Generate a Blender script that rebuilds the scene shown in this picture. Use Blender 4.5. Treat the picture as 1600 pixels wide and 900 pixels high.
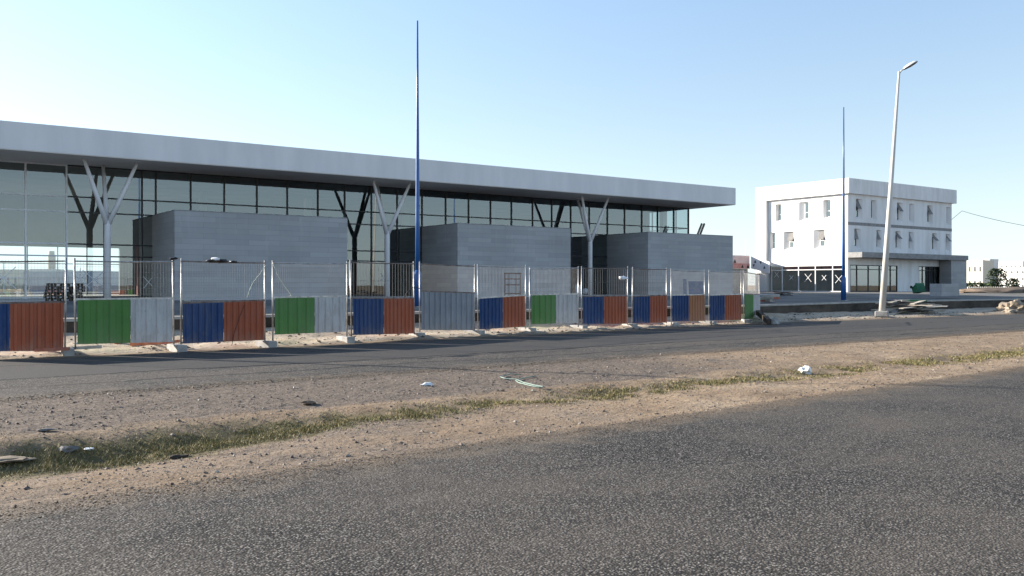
import bpy, bmesh, math, random
from math import radians as R, sin, cos, pi, sqrt, floor
from mathutils import Vector, Matrix, noise
random.seed(7)
for o in list(bpy.data.objects): bpy.data.objects.remove(o)
scene = bpy.context.scene
C = scene.collection

# ------------------------------------------------------------------ camera, sky, sun, exposure
H, FPX, HZ = 1.55, 1420.0, 446.0
YAW = R(35.4)
FW = Vector((sin(YAW), cos(YAW))); RT = Vector((cos(YAW), -sin(YAW)))
cam = bpy.data.objects.new('camera', bpy.data.cameras.new('camera')); C.objects.link(cam)
cam.data.sensor_width = 36; cam.data.lens = 36 * FPX / 1600
cam.data.clip_start = .1; cam.data.clip_end = 9000
cam.location = (0, 0, H); cam.rotation_euler = (R(90) - math.atan(4 / FPX), 0, -YAW)
scene.camera = cam

SUN_EL, SUN_AZ = R(18.5), R(-34.2)          # azimuth clockwise from +Y
sdir = Vector((sin(SUN_AZ) * cos(SUN_EL), cos(SUN_AZ) * cos(SUN_EL), sin(SUN_EL)))
w = bpy.data.worlds.new('World'); scene.world = w; w.use_nodes = True
nt = w.node_tree; nt.nodes.clear()
sky = nt.nodes.new('ShaderNodeTexSky'); sky.sky_type = 'NISHITA'; sky.sun_disc = False
sky.sun_elevation = SUN_EL; sky.sun_rotation = SUN_AZ
sky.altitude = 0; sky.air_density = .9; sky.dust_density = .2; sky.ozone_density = 1.3
bg = nt.nodes.new('ShaderNodeBackground'); bg.inputs['Strength'].default_value = .125
wo = nt.nodes.new('ShaderNodeOutputWorld')
# pale coastal air low in the sky: the warm band of the clear-sky model is paled towards blue white
tc = nt.nodes.new('ShaderNodeTexCoord'); sp_ = nt.nodes.new('ShaderNodeSeparateXYZ'); nt.links.new(tc.outputs['Generated'], sp_.inputs[0])
hr = nt.nodes.new('ShaderNodeMapRange'); hr.inputs[1].default_value = .0; hr.inputs[2].default_value = .30; hr.inputs[3].default_value = .88; hr.inputs[4].default_value = .34
nt.links.new(sp_.outputs[2], hr.inputs[0])
bw_ = nt.nodes.new('ShaderNodeRGBToBW'); nt.links.new(sky.outputs[0], bw_.inputs[0])
tm = nt.nodes.new('ShaderNodeMix'); tm.data_type = 'RGBA'; tm.blend_type = 'MULTIPLY'; tm.inputs[0].default_value = 1; tm.inputs[7].default_value = (.425, .495, .545, 1)
nt.links.new(bw_.outputs[0], tm.inputs[6])
hm = nt.nodes.new('ShaderNodeMix'); hm.data_type = 'RGBA'; nt.links.new(hr.outputs[0], hm.inputs[0]); nt.links.new(sky.outputs[0], hm.inputs[6]); nt.links.new(tm.outputs[2], hm.inputs[7])
nt.links.new(hm.outputs[2], bg.inputs[0]); nt.links.new(bg.outputs[0], wo.inputs[0])
sun = bpy.data.objects.new('sun', bpy.data.lights.new('sun', 'SUN')); C.objects.link(sun)
sun.data.energy = 5.0; sun.data.angle = R(.5); sun.data.color = (1, .91, .79)
sun.rotation_euler = sdir.to_track_quat('Z', 'Y').to_euler(); sun.location = (-30, 60, 40)
scene.view_settings.view_transform = 'Standard'; scene.view_settings.look = 'None'
scene.view_settings.gamma = 1; scene.view_settings.exposure = 1.45
scene.render.engine = 'CYCLES'
scene.cycles.use_denoising = True
scene.cycles.max_bounces = 8; scene.cycles.transparent_max_bounces = 24
scene.cycles.caustics_reflective = False; scene.cycles.caustics_refractive = False

# ------------------------------------------------------------------ placing helpers
def ground(px, py, z=0.0):                   # where a sight line meets the level z
    d = (H - z) * FPX / (py - HZ); u = (px - 800) / FPX
    p = FW * d + RT * (u * d); return Vector((p.x, p.y, z)), d
def on_y(px, Y):                             # where a sight column meets the plane y = Y
    u = (px - 800) / FPX; d = Y / (FW.y + u * RT.y)
    return (FW.x + u * RT.x) * d, d
def on_x(px, X):
    u = (px - 800) / FPX; d = X / (FW.x + u * RT.x)
    return (FW.y + u * RT.y) * d, d
def zat(py, d): return H + (HZ - py) * d / FPX
def at_depth(px, d):
    u = (px - 800) / FPX; p = FW * d + RT * (u * d); return p

def on_ground(px, py):                       # where a sight line meets the uneven verge
    u = (px - 800) / FPX; d = 4.0
    while d < 70:
        p = FW * d + RT * (u * d)
        if H + (HZ - py) * d / FPX <= gz(p.x, p.y): break
        d += .03
    return Vector((p.x, p.y, gz(p.x, p.y)))

# ------------------------------------------------------------------ mesh helpers
class MB:
    def __init__(s): s.v = []; s.f = []
    def add(s, vs, fs):
        n = len(s.v); s.v += [tuple(p) for p in vs]; s.f += [tuple(i + n for i in f) for f in fs]
    def box(s, x0, x1, y0, y1, z0, z1, M=None):
        vs = [Vector(p) for p in ((x0,y0,z0),(x1,y0,z0),(x1,y1,z0),(x0,y1,z0),(x0,y0,z1),(x1,y0,z1),(x1,y1,z1),(x0,y1,z1))]
        if M: vs = [M @ p for p in vs]
        s.add(vs, [(0,3,2,1),(4,5,6,7),(0,1,5,4),(1,2,6,5),(2,3,7,6),(3,0,4,7)]); return s
    def quad(s, a, b, c, d): s.add([a, b, c, d], [(0,1,2,3)]); return s
    def poly(s, pts): s.add(pts, [tuple(range(len(pts)))]); return s
    def beam(s, p, q, wd, h=None, up=(0,0,1), caps=True):
        p, q = Vector(p), Vector(q); h = h or wd; d = (q - p).normalized(); up = Vector(up)
        if abs(d.dot(up)) > .98: up = Vector((1,0,0))
        a = d.cross(up).normalized(); b = a.cross(d)
        a *= wd / 2; b *= h / 2
        vs = [p-a-b, p+a-b, p+a+b, p-a+b, q-a-b, q+a-b, q+a+b, q-a+b]
        fs = [(0,1,5,4),(1,2,6,5),(2,3,7,6),(3,0,4,7)]
        if caps: fs += [(0,3,2,1),(4,5,6,7)]
        s.add(vs, fs); return s
    def tube(s, pts, rs, n=10, caps=True):
        pts = [Vector(p) for p in pts]
        if not hasattr(rs, '__len__'): rs = [rs] * len(pts)
        prev = None; rings = []
        for i, p in enumerate(pts):
            d = (pts[min(i+1, len(pts)-1)] - pts[max(i-1, 0)]).normalized()
            if prev is None:
                a = d.cross(Vector((0,0,1)))
                if a.length < .05: a = d.cross(Vector((1,0,0)))
            else: a = prev - d * prev.dot(d)
            a.normalize(); prev = a; b = d.cross(a)
            rings.append([p + (a * cos(2*pi*k/n) + b * sin(2*pi*k/n)) * rs[i] for k in range(n)])
        vs = [p for r in rings for p in r]; fs = []
        for i in range(len(pts)-1):
            for k in range(n):
                fs.append((i*n+k, i*n+(k+1)%n, (i+1)*n+(k+1)%n, (i+1)*n+k))
        if caps: fs += [tuple(range(n))[::-1], tuple(range((len(pts)-1)*n, len(pts)*n))]
        s.add(vs, fs); return s
    def blob(s, c, r, seed=0, rough=.25, sq=(1,1,1), sub=2):
        bm = bmesh.new(); bmesh.ops.create_icosphere(bm, subdivisions=sub, radius=1)
        vs = []
        for q in bm.verts:
            n = (noise.noise(q.co * 1.6 + Vector((seed*7.3, seed*3.1, seed))) + .7 * noise.noise(q.co * 4.3 + Vector((seed*2.3, seed*5.1, seed)))) * rough
            k = q.co * (1 + n) * r
            vs.append(Vector((k.x*sq[0], k.y*sq[1], k.z*sq[2])) + Vector(c))
        bm.verts.ensure_lookup_table()
        s.add(vs, [tuple(q.index for q in f.verts) for f in bm.faces]); bm.free(); return s
    def build(s, name, m, parent=None, smooth=False, bevel=0, local=False):
        off = Vector((0,0,0))
        if parent and not local:
            q = parent
            while q: off += Vector(q.location); q = q.parent
        me = bpy.data.meshes.new(name); me.from_pydata([tuple(Vector(p) - off) for p in s.v], [], s.f)
        me.materials.append(m)
        if smooth: me.polygons.foreach_set('use_smooth', [True] * len(me.polygons))
        me.update(); ob = bpy.data.objects.new(name, me); C.objects.link(ob)
        if parent: ob.parent = parent
        if bevel:
            b = ob.modifiers.new('bevel', 'BEVEL'); b.width = bevel; b.segments = 2; b.limit_method = 'ANGLE'
        return ob
def tag(o, label, cat, group=None):
    o['label'] = label; o['category'] = cat
    if group: o['group'] = group
    return o
def thing(name, label, cat, loc, group=None, rz=0):
    o = bpy.data.objects.new(name, None); C.objects.link(o); o.location = loc; o.rotation_euler.z = rz
    o.empty_display_size = .3
    return tag(o, label, cat, group)
def struct(o): o['kind'] = 'structure'; return o
def stuff(o): o['kind'] = 'stuff'; return o
def copy_tree(o, parent=None):
    c = o.copy(); C.objects.link(c)
    if parent: c.parent = parent
    for ch in list(o.children): copy_tree(ch, c)
    return c

# ------------------------------------------------------------------ materials
def newmat(name):
    m = bpy.data.materials.new(name); m.use_nodes = True; t = m.node_tree
    return m, t, t.nodes['Principled BSDF']
def nd(t, kind, **kw):
    n = t.nodes.new('ShaderNode' + kind)
    for k, v in kw.items():
        if k in n.inputs: n.inputs[k].default_value = v
        else: setattr(n, k, v)
    return n
def ramp(t, src, stops, interp='LINEAR'):
    r = t.nodes.new('ShaderNodeValToRGB'); r.color_ramp.interpolation = interp
    e = r.color_ramp.elements
    while len(e) < len(stops): e.new(.5)
    for el, (p, c) in zip(e, stops):
        el.position = p; el.color = (c, c, c, 1) if not hasattr(c, '__len__') else (*c, 1)
    t.links.new(src, r.inputs[0]); return r
def mixc(t, fac, a, b, mode='MIX'):
    m = t.nodes.new('ShaderNodeMix'); m.data_type = 'RGBA'; m.blend_type = mode
    for i, x in ((0, fac), (6, a), (7, b)):
        if hasattr(x, 'links') or isinstance(x, bpy.types.NodeSocket): t.links.new(x, m.inputs[i])
        elif i == 0: m.inputs[0].default_value = x
        else: m.inputs[i].default_value = (*x, 1) if len(x) == 3 else x
    return m.outputs[2]
def math_(t, op, a, b=None):
    m = t.nodes.new('ShaderNodeMath'); m.operation = op
    for i, x in ((0, a), (1, b)):
        if x is None: continue
        if isinstance(x, bpy.types.NodeSocket): t.links.new(x, m.inputs[i])
        else: m.inputs[i].default_value = x
    return m.outputs[0]
def pos(t, scale=(1,1,1)):
    g = t.nodes.new('ShaderNodeNewGeometry'); mp = t.nodes.new('ShaderNodeMapping')
    mp.inputs['Scale'].default_value = scale; t.links.new(g.outputs['Position'], mp.inputs[0]); return mp.outputs[0]
def noi(t, vec, scale, detail=4, rough=.55):
    n = nd(t, 'TexNoise'); n.inputs['Scale'].default_value = scale; n.inputs['Detail'].default_value = detail
    n.inputs['Roughness'].default_value = rough; t.links.new(vec, n.inputs['Vector']); return n.outputs['Fac']
def bump(t, p, h, strength=.3, dist=.01):
    b = t.nodes.new('ShaderNodeBump'); b.inputs['Strength'].default_value = strength; b.inputs['Distance'].default_value = dist
    t.links.new(h, b.inputs['Height']); t.links.new(b.outputs[0], p.inputs['Normal']); return b

def mat_surf(name, a, b, scale=2.0, rough=.8, metal=0, streak=(1,1,1), bstr=.15, bscale=40, lo=.35, hi=.65, spec=.3):
    m, t, p = newmat(name); v = pos(t, streak)
    n = noi(t, v, scale, 6, .62); r = ramp(t, n, [(lo, a), (hi, b)])
    t.links.new(r.outputs[0], p.inputs['Base Color']); p.inputs['Roughness'].default_value = rough
    p.inputs['Metallic'].default_value = metal; p.inputs['Specular IOR Level'].default_value = spec
    if bstr: bump(t, p, noi(t, pos(t), bscale, 3), bstr, .01)
    return m
M = {}
M['fascia'] = mat_surf('painted_fascia', (.70,.69,.685), (.80,.79,.78), .5, .75, streak=(1.4,1.4,.25), bstr=.05, bscale=20)
M['soffit'] = mat_surf('soffit_plaster', (.66,.60,.55), (.74,.68,.62), .6, .85)
M['column'] = mat_surf('column_paint', (.70,.69,.69), (.78,.77,.77), 2, .5)
M['alu'] = mat_surf('pale_aluminium', (.68,.68,.68), (.78,.78,.78), 4, .5, 0)
M['darkframe'] = mat_surf('dark_frame', (.02,.022,.026), (.035,.037,.04), 4, .45)
M['white'] = mat_surf('white_render', (.68,.67,.655), (.82,.815,.81), .9, .85, streak=(1.3,1.3,.22), bstr=.05)
M['offwhite'] = mat_surf('grey_white_render', (.60,.60,.62), (.72,.72,.73), .6, .85, streak=(1,1,.4))
M['concrete'] = mat_surf('concrete', (.25,.245,.235), (.42,.405,.38), 3, .9, bstr=.4, bscale=60)
M['rawconcrete'] = mat_surf('raw_concrete', (.22,.22,.22), (.32,.315,.31), 2, .9, bstr=.3)
M['galv'] = mat_surf('galvanised_steel', (.26,.255,.25), (.48,.475,.47), 6, .42, .75)
M['wire'] = mat_surf('fence_wire', (.17,.17,.17), (.28,.28,.28), 6, .5, .6, bstr=0)
M['darkbar'] = mat_surf('dull_bar', (.06,.057,.055), (.13,.125,.12), 6, .7, .0, bstr=0)
M['rustrail'] = mat_surf('rusty_rail', (.12,.085,.07), (.28,.24,.22), 6, .7, .3, bstr=0)
M['bluepole'] = mat_surf('blue_pole_paint', (.018,.092,.29), (.028,.12,.35), 3, .35, spec=.5)
M['lamppole'] = mat_surf('lamp_pole_paint', (.50,.48,.44), (.62,.60,.56), 1.2, .6, streak=(1,1,.3))
M['lamphead'] = mat_surf('lamp_housing', (.68,.68,.66), (.78,.78,.76), 3, .5)
M['lampglass'] = mat_surf('lamp_bowl', (.10,.09,.085), (.16,.15,.14), 5, .3)
M['darkwood'] = mat_surf('weathered_wood', (.035,.028,.022), (.085,.066,.05), 5, .85, bstr=.4)
M['redwood'] = mat_surf('red_brown_wood', (.07,.03,.02), (.13,.06,.04), 5, .8)
M['plank'] = mat_surf('pale_plank', (.38,.33,.26), (.56,.50,.42), 3, .8, bstr=.3)
M['terracotta'] = mat_surf('terracotta', (.34,.12,.08), (.46,.19,.13), 6, .8)
M['bag'] = mat_surf('white_plastic', (.70,.72,.74), (.82,.83,.84), 9, .4, bstr=.2)
M['blackbag'] = mat_surf('black_plastic', (.012,.012,.013), (.03,.03,.03), 9, .45)
M['greenplastic'] = mat_surf('green_plastic', (.012,.10,.04), (.02,.14,.06), 5, .45)
M['blueplastic'] = mat_surf('blue_plastic', (.06,.11,.19), (.09,.15,.24), 5, .45)
M['twine'] = mat_surf('pale_twine', (.40,.44,.36), (.55,.58,.48), 12, .8, bstr=0)
M['strap'] = mat_surf('green_strap', (.15,.22,.19), (.26,.33,.29), 12, .6, bstr=0)
M['rope'] = mat_surf('black_cable', (.015,.015,.015), (.03,.03,.03), 9, .6, bstr=0)
M['tape'] = mat_surf('white_tape', (.74,.75,.75), (.84,.84,.84), 4, .6, bstr=0)
M['paper'] = mat_surf('grey_scrap', (.10,.10,.10), (.20,.195,.19), 8, .8)
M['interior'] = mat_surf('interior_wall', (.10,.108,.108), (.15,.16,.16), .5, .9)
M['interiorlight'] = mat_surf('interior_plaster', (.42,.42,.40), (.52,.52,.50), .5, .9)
M['interiorblue'] = mat_surf('dim_window_blue', (.08,.16,.20), (.11,.20,.24), .5, .5)
M['pinkwall'] = mat_surf('red_primer_wall', (.30,.10,.08), (.42,.17,.13), .8, .85)
M['shed'] = mat_surf('blue_grey_sheet', (.30,.35,.44), (.38,.43,.52), .4, .6, streak=(6,6,.4))
M['cream'] = mat_surf('cream_render', (.58,.54,.44), (.68,.64,.54), .05, .9, bstr=0)
M['farwhite'] = mat_surf('far_white_render', (.70,.69,.66), (.80,.79,.77), .05, .9, bstr=0)
M['farwindow'] = mat_surf('far_window', (.08,.085,.09), (.13,.13,.14), .3, .4, bstr=0)
M['bark'] = mat_surf('bark', (.06,.045,.03), (.10,.08,.06), 6, .9)
M['soil'] = mat_surf('dark_soil', (.10,.075,.055), (.20,.15,.11), 1.5, .95, bstr=.6, bscale=8)
M['sand'] = mat_surf('pale_sand', (.22,.18,.135), (.34,.28,.215), 1.5, .95, bstr=.5, bscale=10)
M['kerbstone'] = mat_surf('kerb_concrete', (.30,.29,.27), (.44,.42,.39), 2, .9, bstr=.3)
M['plaza'] = mat_surf('dusty_concrete_yard', (.085,.083,.080), (.19,.182,.17), .25, .9, bstr=.3, bscale=15)

def mat_foliage(name, a, b):
    m, t, p = newmat(name); g = t.nodes.new('ShaderNodeNewGeometry')
    r = ramp(t, g.outputs['Random Per Island'], [(0, a), (1, b)])
    t.links.new(r.outputs[0], p.inputs['Base Color']); p.inputs['Roughness'].default_value = .7
    p.inputs['Specular IOR Level'].default_value = .2
    return m
M['leaf'] = mat_foliage('dark_leaf', (.025,.04,.018), (.06,.085,.035))
def mat_grass():
    m, t, p = newmat('verge_grass'); g = t.nodes.new('ShaderNodeNewGeometry')
    r = ramp(t, g.outputs['Random Per Island'], [(0, (.10,.108,.036)), (.35, (.165,.155,.06)), (.68, (.26,.215,.105)), (1, (.40,.32,.19))])
    t.links.new(r.outputs[0], p.inputs['Base Color']); p.inputs['Roughness'].default_value = .7
    p.inputs['Specular IOR Level'].default_value = .15
    return m
M['grass'] = mat_grass()
def mat_stones():
    m, t, p = newmat('loose_gravel'); g = t.nodes.new('ShaderNodeNewGeometry')
    r = ramp(t, g.outputs['Random Per Island'], [(0, (.08,.066,.058)), (.5, (.16,.13,.108)), (.85, (.25,.205,.17)), (1, (.42,.38,.34))])
    t.links.new(r.outputs[0], p.inputs['Base Color']); p.inputs['Roughness'].default_value = .9
    return m
M['gravel'] = mat_stones()

def mat_sheet(name, a, b, dirt, amount=.5):
    m, t, p = newmat(name); v = pos(t)
    n = noi(t, v, 1.3, 6, .65); base = ramp(t, n, [(.3, a), (.7, b)]).outputs[0]
    s = noi(t, pos(t, (9, 9, 1.1)), 1.6, 8, .75); k = ramp(t, s, [(.47, 0.), (.70, amount)]).outputs[0]
    c = mixc(t, k, base, dirt)
    s2 = noi(t, v, 26, 2, .5); k2 = ramp(t, s2, [(.70, 0.), (.74, amount)]).outputs[0]
    c = mixc(t, k2, c, tuple(x * .5 for x in dirt))
    sz = t.nodes.new('ShaderNodeSeparateXYZ'); t.links.new(v, sz.inputs[0])                     # dried mud splashed up from the road
    md = math_(t, 'SUBTRACT', math_(t, 'ADD', math_(t, 'MULTIPLY', noi(t, pos(t, (3, 3, 1.5)), 2, 6, .7), 1.1), .0), math_(t, 'MULTIPLY', sz.outputs[2], .75))
    c = mixc(t, ramp(t, md, [(.25, 0.), (.6, .45)]).outputs[0], c, (.24,.19,.145))
    fd = noi(t, pos(t, (.7,.7,.5)), 1.1, 3, .5); c = mixc(t, ramp(t, fd, [(.45, 0.), (.75, .12)]).outputs[0], c, (.30,.29,.28))
    t.links.new(c, p.inputs['Base Color']); p.inputs['Roughness'].default_value = .6
    p.inputs['Specular IOR Level'].default_value = .25
    bump(t, p, noi(t, v, 9, 3), .15, .01)
    return m
M['p_blue'] = mat_sheet('blue_sheet', (.013,.043,.135), (.020,.058,.17), (.11,.12,.15))
M['p_orange'] = mat_sheet('orange_sheet', (.31,.078,.036), (.40,.11,.052), (.22,.11,.085))
M['p_brown'] = mat_sheet('faded_orange_sheet', (.34,.15,.075), (.42,.19,.095), (.26,.13,.08))
M['p_green'] = mat_sheet('green_sheet', (.070,.185,.045), (.095,.235,.06), (.13,.17,.09))
M['p_white'] = mat_sheet('white_sheet', (.44,.43,.425), (.55,.54,.53), (.24,.22,.20), .65)
M['p_grey'] = mat_sheet('grey_sheet', (.22,.235,.26), (.29,.305,.33), (.16,.16,.17), .6)

def mat_stone():
    m, t, p = newmat('grey_stone_cladding'); g = t.nodes.new('ShaderNodeNewGeometry')
    sx = t.nodes.new('ShaderNodeSeparateXYZ'); t.links.new(g.outputs['Position'], sx.inputs[0])
    cx = t.nodes.new('ShaderNodeCombineXYZ')
    t.links.new(math_(t, 'ADD', sx.outputs[0], sx.outputs[1]), cx.inputs[0]); t.links.new(sx.outputs[2], cx.inputs[1])
    b = t.nodes.new('ShaderNodeTexBrick'); b.inputs['Scale'].default_value = 1
    b.inputs['Brick Width'].default_value = 1.75; b.inputs['Row Height'].default_value = .285
    b.inputs['Mortar Size'].default_value = .007; b.inputs['Mortar Smooth'].default_value = .2; b.inputs['Bias'].default_value = 0
    b.inputs['Color1'].default_value = (.325,.326,.330,1); b.inputs['Color2'].default_value = (.415,.415,.418,1)
    b.inputs['Mortar'].default_value = (.22,.22,.22,1); b.offset = .37; b.squash = 1.0
    t.links.new(cx.outputs[0], b.inputs['Vector'])
    n = noi(t, pos(t, (.5,.5,3)), 1.1, 5, .6); c = mixc(t, ramp(t, n, [(.35, 0.), (.7, .55)]).outputs[0], b.outputs[0], (.36,.345,.335))
    n2 = noi(t, pos(t), .35, 4, .6); c = mixc(t, ramp(t, n2, [(.4, 0.), (.75, .4)]).outputs[0], c, (.235,.225,.22))
    n5 = noi(t, pos(t, (2.2,2.2,.25)), 1.2, 6, .7); c = mixc(t, ramp(t, n5, [(.56, 0.), (.75, .35)]).outputs[0], c, (.50,.49,.47))
    t.links.new(c, p.inputs['Base Color']); p.inputs['Roughness'].default_value = .8
    bump(t, p, b.outputs[1], -.35, .01)
    return m
M['stone'] = mat_stone()

def mat_glass(name, tint, ior=1.9, base=.05):
    m = bpy.data.materials.new(name); m.use_nodes = True; t = m.node_tree; t.nodes.clear()
    tr = nd(t, 'BsdfTransparent'); tr.inputs[0].default_value = (*tint, 1)
    gl = nd(t, 'BsdfGlossy'); gl.inputs['Roughness'].default_value = .0; gl.inputs['Color'].default_value = (.88,.96,1.0,1)
    fr = nd(t, 'Fresnel'); fr.inputs['IOR'].default_value = ior
    ge = t.nodes.new('ShaderNodeNewGeometry'); io = nd(t, 'MapRange'); io.inputs[3].default_value = ior; io.inputs[4].default_value = 1 / ior
    t.links.new(ge.outputs['Backfacing'], io.inputs[0]); t.links.new(io.outputs[0], fr.inputs['IOR'])   # a thin pane reflects alike from both sides
    f = math_(t, 'ADD', fr.outputs[0], base)
    bp = t.nodes.new('ShaderNodeBump'); bp.inputs['Strength'].default_value = .02; bp.inputs['Distance'].default_value = .02
    t.links.new(noi(t, pos(t), .8, 2), bp.inputs['Height']); t.links.new(bp.outputs[0], gl.inputs['Normal'])
    mx = nd(t, 'MixShader'); t.links.new(f, mx.inputs[0]); t.links.new(tr.outputs[0], mx.inputs[1]); t.links.new(gl.outputs[0], mx.inputs[2])
    o = nd(t, 'OutputMaterial'); t.links.new(mx.outputs[0], o.inputs[0]); return m
M['glass'] = mat_glass('tinted_curtain_glass', (.55,.63,.64), 1.66, .065)
M['sideglass'] = mat_glass('side_shop_glass', (.50,.53,.52), 1.8, .22)
M['shopglass'] = mat_glass('shop_glass', (.50,.53,.52), 1.8, .08)

def mat_asphalt(name, far=False):
    m, t, p = newmat(name); v = pos(t)
    vo = nd(t, 'TexVoronoi'); vo.inputs['Scale'].default_value = 64 if not far else 45; t.links.new(v, vo.inputs['Vector'])
    sep = t.nodes.new('ShaderNodeSeparateColor'); t.links.new(vo.outputs['Color'], sep.inputs[0])
    chips = ramp(t, sep.outputs[0], [(0, (.020,.0185,.017)), (.30, (.066,.061,.055)), (.60, (.145,.133,.120)), (.86, (.240,.220,.198)), (1, (.37,.34,.305))]).outputs[0]
    cr = ramp(t, vo.outputs['Distance'], [(.32, 0.), (.62, 1.)]).outputs[0]
    c = mixc(t, cr, chips, (.017,.016,.015))
    big = noi(t, pos(t, (.7, 1, 1)), .55, 7, .68)
    c = mixc(t, ramp(t, big, [(.38, 0.), (.68, .6)]).outputs[0], c, (.125,.108,.090))
    if far:
        sx = t.nodes.new('ShaderNodeSeparateXYZ'); t.links.new(v, sx.inputs[0])
        wob = math_(t, 'MULTIPLY', math_(t, 'SUBTRACT', noi(t, v, .35, 6, .65), .5), 1.3)
        yy = math_(t, 'ADD', math_(t, 'SUBTRACT', sx.outputs[1], math_(t, 'MULTIPLY', sx.outputs[0], .03)), wob)
        lane = nd(t, 'MapRange'); lane.inputs[1].default_value = 16.9; lane.inputs[2].default_value = 17.3
        t.links.new(yy, lane.inputs[0])
        c = mixc(t, lane.outputs[0], c, ramp(t, noi(t, v, 30, 3), [(.3, (.046,.044,.042)), (.7, (.085,.080,.075))]).outputs[0])
        for y0, wd in ((17.0, .07), (15.6, .05), (19.8, .035)):
            d = math_(t, 'ABSOLUTE', math_(t, 'SUBTRACT', yy, y0))
            d = math_(t, 'ADD', d, math_(t, 'MULTIPLY', noi(t, v, 2.2, 3), .08))
            k = nd(t, 'MapRange'); k.inputs[1].default_value = .03 + wd; k.inputs[2].default_value = .05 + wd; k.inputs[3].default_value = .85; k.inputs[4].default_value = 0
            t.links.new(d, k.inputs[0]); c = mixc(t, k.outputs[0], c, (.010,.010,.011))
    ea = t.nodes.new('ShaderNodeAttribute'); ea.attribute_name = 'edge'                          # sand drifted in from the verge
    dr = math_(t, 'SUBTRACT', math_(t, 'ADD', 1.0, math_(t, 'MULTIPLY', math_(t, 'SUBTRACT', noi(t, v, 1.6, 6, .7), .5), 1.1)), ea.outputs['Fac'])
    c = mixc(t, ramp(t, dr, [(.2, 0.), (.72, .65)]).outputs[0], c, (.27,.21,.15))
    t.links.new(c, p.inputs['Base Color']); p.inputs['Roughness'].default_value = .78
    p.inputs['Specular IOR Level'].default_value = .15
    hgt = math_(t, 'SUBTRACT', 1.0, vo.outputs['Distance'])
    b1 = bump(t, p, hgt, .45, .012)
    b2 = t.nodes.new('ShaderNodeBump'); b2.inputs['Strength'].default_value = .15; b2.inputs['Distance'].default_value = .02
    t.links.new(noi(t, v, 6, 4), b2.inputs['Height']); t.links.new(b2.outputs[0], b1.inputs['Normal'])
    # crumbling edge: the sheet breaks up into the dirt where the "edge" attribute falls to 0
    at = t.nodes.new('ShaderNodeAttribute'); at.attribute_name = 'edge'
    brk = math_(t, 'ADD', math_(t, 'ADD', math_(t, 'MULTIPLY', noi(t, v, 2.2, 6, .7), .6), math_(t, 'MULTIPLY', noi(t, v, .5, 2, .6), .35)), math_(t, 'MULTIPLY', sep.outputs[1], .8))
    k = math_(t, 'GREATER_THAN', math_(t, 'MULTIPLY', at.outputs['Fac'], 1.75), brk)
    tr = nd(t, 'BsdfTransparent'); mx = nd(t, 'MixShader'); out = t.nodes['Material Output']
    t.links.new(k, mx.inputs[0]); t.links.new(tr.outputs[0], mx.inputs[1]); t.links.new(p.outputs[0], mx.inputs[2]); t.links.new(mx.outputs[0], out.inputs[0])
    return m
M['asphalt'] = mat_asphalt('coarse_chip_asphalt'); M['asphalt2'] = mat_asphalt('old_chip_asphalt', True)

def mat_dirt():
    m, t, p = newmat('dry_verge_dirt'); v = pos(t)
    n1 = noi(t, v, .8, 7, .65); n2 = noi(t, v, 22, 5, .7)
    sandy = ramp(t, n1, [(.3, (.205,.147,.098)), (.55, (.32,.24,.165)), (.75, (.42,.335,.24))]).outputs[0]
    grav = ramp(t, n2, [(.3, (.066,.054,.046)), (.5, (.160,.130,.107)), (.68, (.28,.235,.195))]).outputs[0]
    at = t.nodes.new('ShaderNodeAttribute'); at.attribute_name = 'gravelly'
    f = math_(t, 'ADD', at.outputs['Fac'], math_(t, 'MULTIPLY', math_(t, 'SUBTRACT', n1, .5), 1.1))
    c = mixc(t, ramp(t, f, [(.3, 0.), (.65, 1.)]).outputs[0], sandy, grav)
    vo = nd(t, 'TexVoronoi'); vo.inputs['Scale'].default_value = 38; t.links.new(v, vo.inputs['Vector'])
    sep = t.nodes.new('ShaderNodeSeparateColor'); t.links.new(vo.outputs['Color'], sep.inputs[0])
    k = math_(t, 'MULTIPLY', ramp(t, sep.outputs[0], [(.72, 0.), (.8, 1.)]).outputs[0], ramp(t, vo.outputs['Distance'], [(.3, 1.), (.5, 0.)]).outputs[0])
    c = mixc(t, math_(t, 'MULTIPLY', k, .7), c, ramp(t, sep.outputs[1], [(0, (.11,.10,.095)), (1, (.38,.33,.28))]).outputs[0])
    n3 = noi(t, v, 7, 6, .75); c = mixc(t, ramp(t, n3, [(.50, 0.), (.70, .5)]).outputs[0], c, (.085,.068,.052))
    n4 = noi(t, v, 48, 3, .6); c = mixc(t, ramp(t, n4, [(.56, 0.), (.66, .45)]).outputs[0], c, (.06,.05,.042))
    at2 = t.nodes.new('ShaderNodeAttribute'); at2.attribute_name = 'green'
    g = math_(t, 'ADD', math_(t, 'MULTIPLY', at2.outputs['Fac'], 1.2), math_(t, 'MULTIPLY', math_(t, 'SUBTRACT', noi(t, v, 2.5, 6, .7), .5), 1.6))
    c = mixc(t, ramp(t, g, [(.45, 0.), (.8, .85)]).outputs[0], c, ramp(t, n2, [(.3, (.075,.070,.034)), (.7, (.16,.14,.075))]).outputs[0])
    at3 = t.nodes.new('ShaderNodeAttribute'); at3.attribute_name = 'pale'
    c = mixc(t, math_(t, 'MULTIPLY', at3.outputs['Fac'], ramp(t, n1, [(.35, .45), (.6, .95)]).outputs[0]), c, (.52,.445,.35))
    t.links.new(c, p.inputs['Base Color']); p.inputs['Roughness'].default_value = .95; p.inputs['Specular IOR Level'].default_value = .1
    b1 = bump(t, p, math_(t, 'ADD', n2, math_(t, 'MULTIPLY', k, .6)), .9, .022)
    b2 = t.nodes.new('ShaderNodeBump'); b2.inputs['Strength'].default_value = .6; b2.inputs['Distance'].default_value = .06
    t.links.new(noi(t, v, 5, 5), b2.inputs['Height']); t.links.new(b2.outputs[0], b1.inputs['Normal'])
    return m
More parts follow.
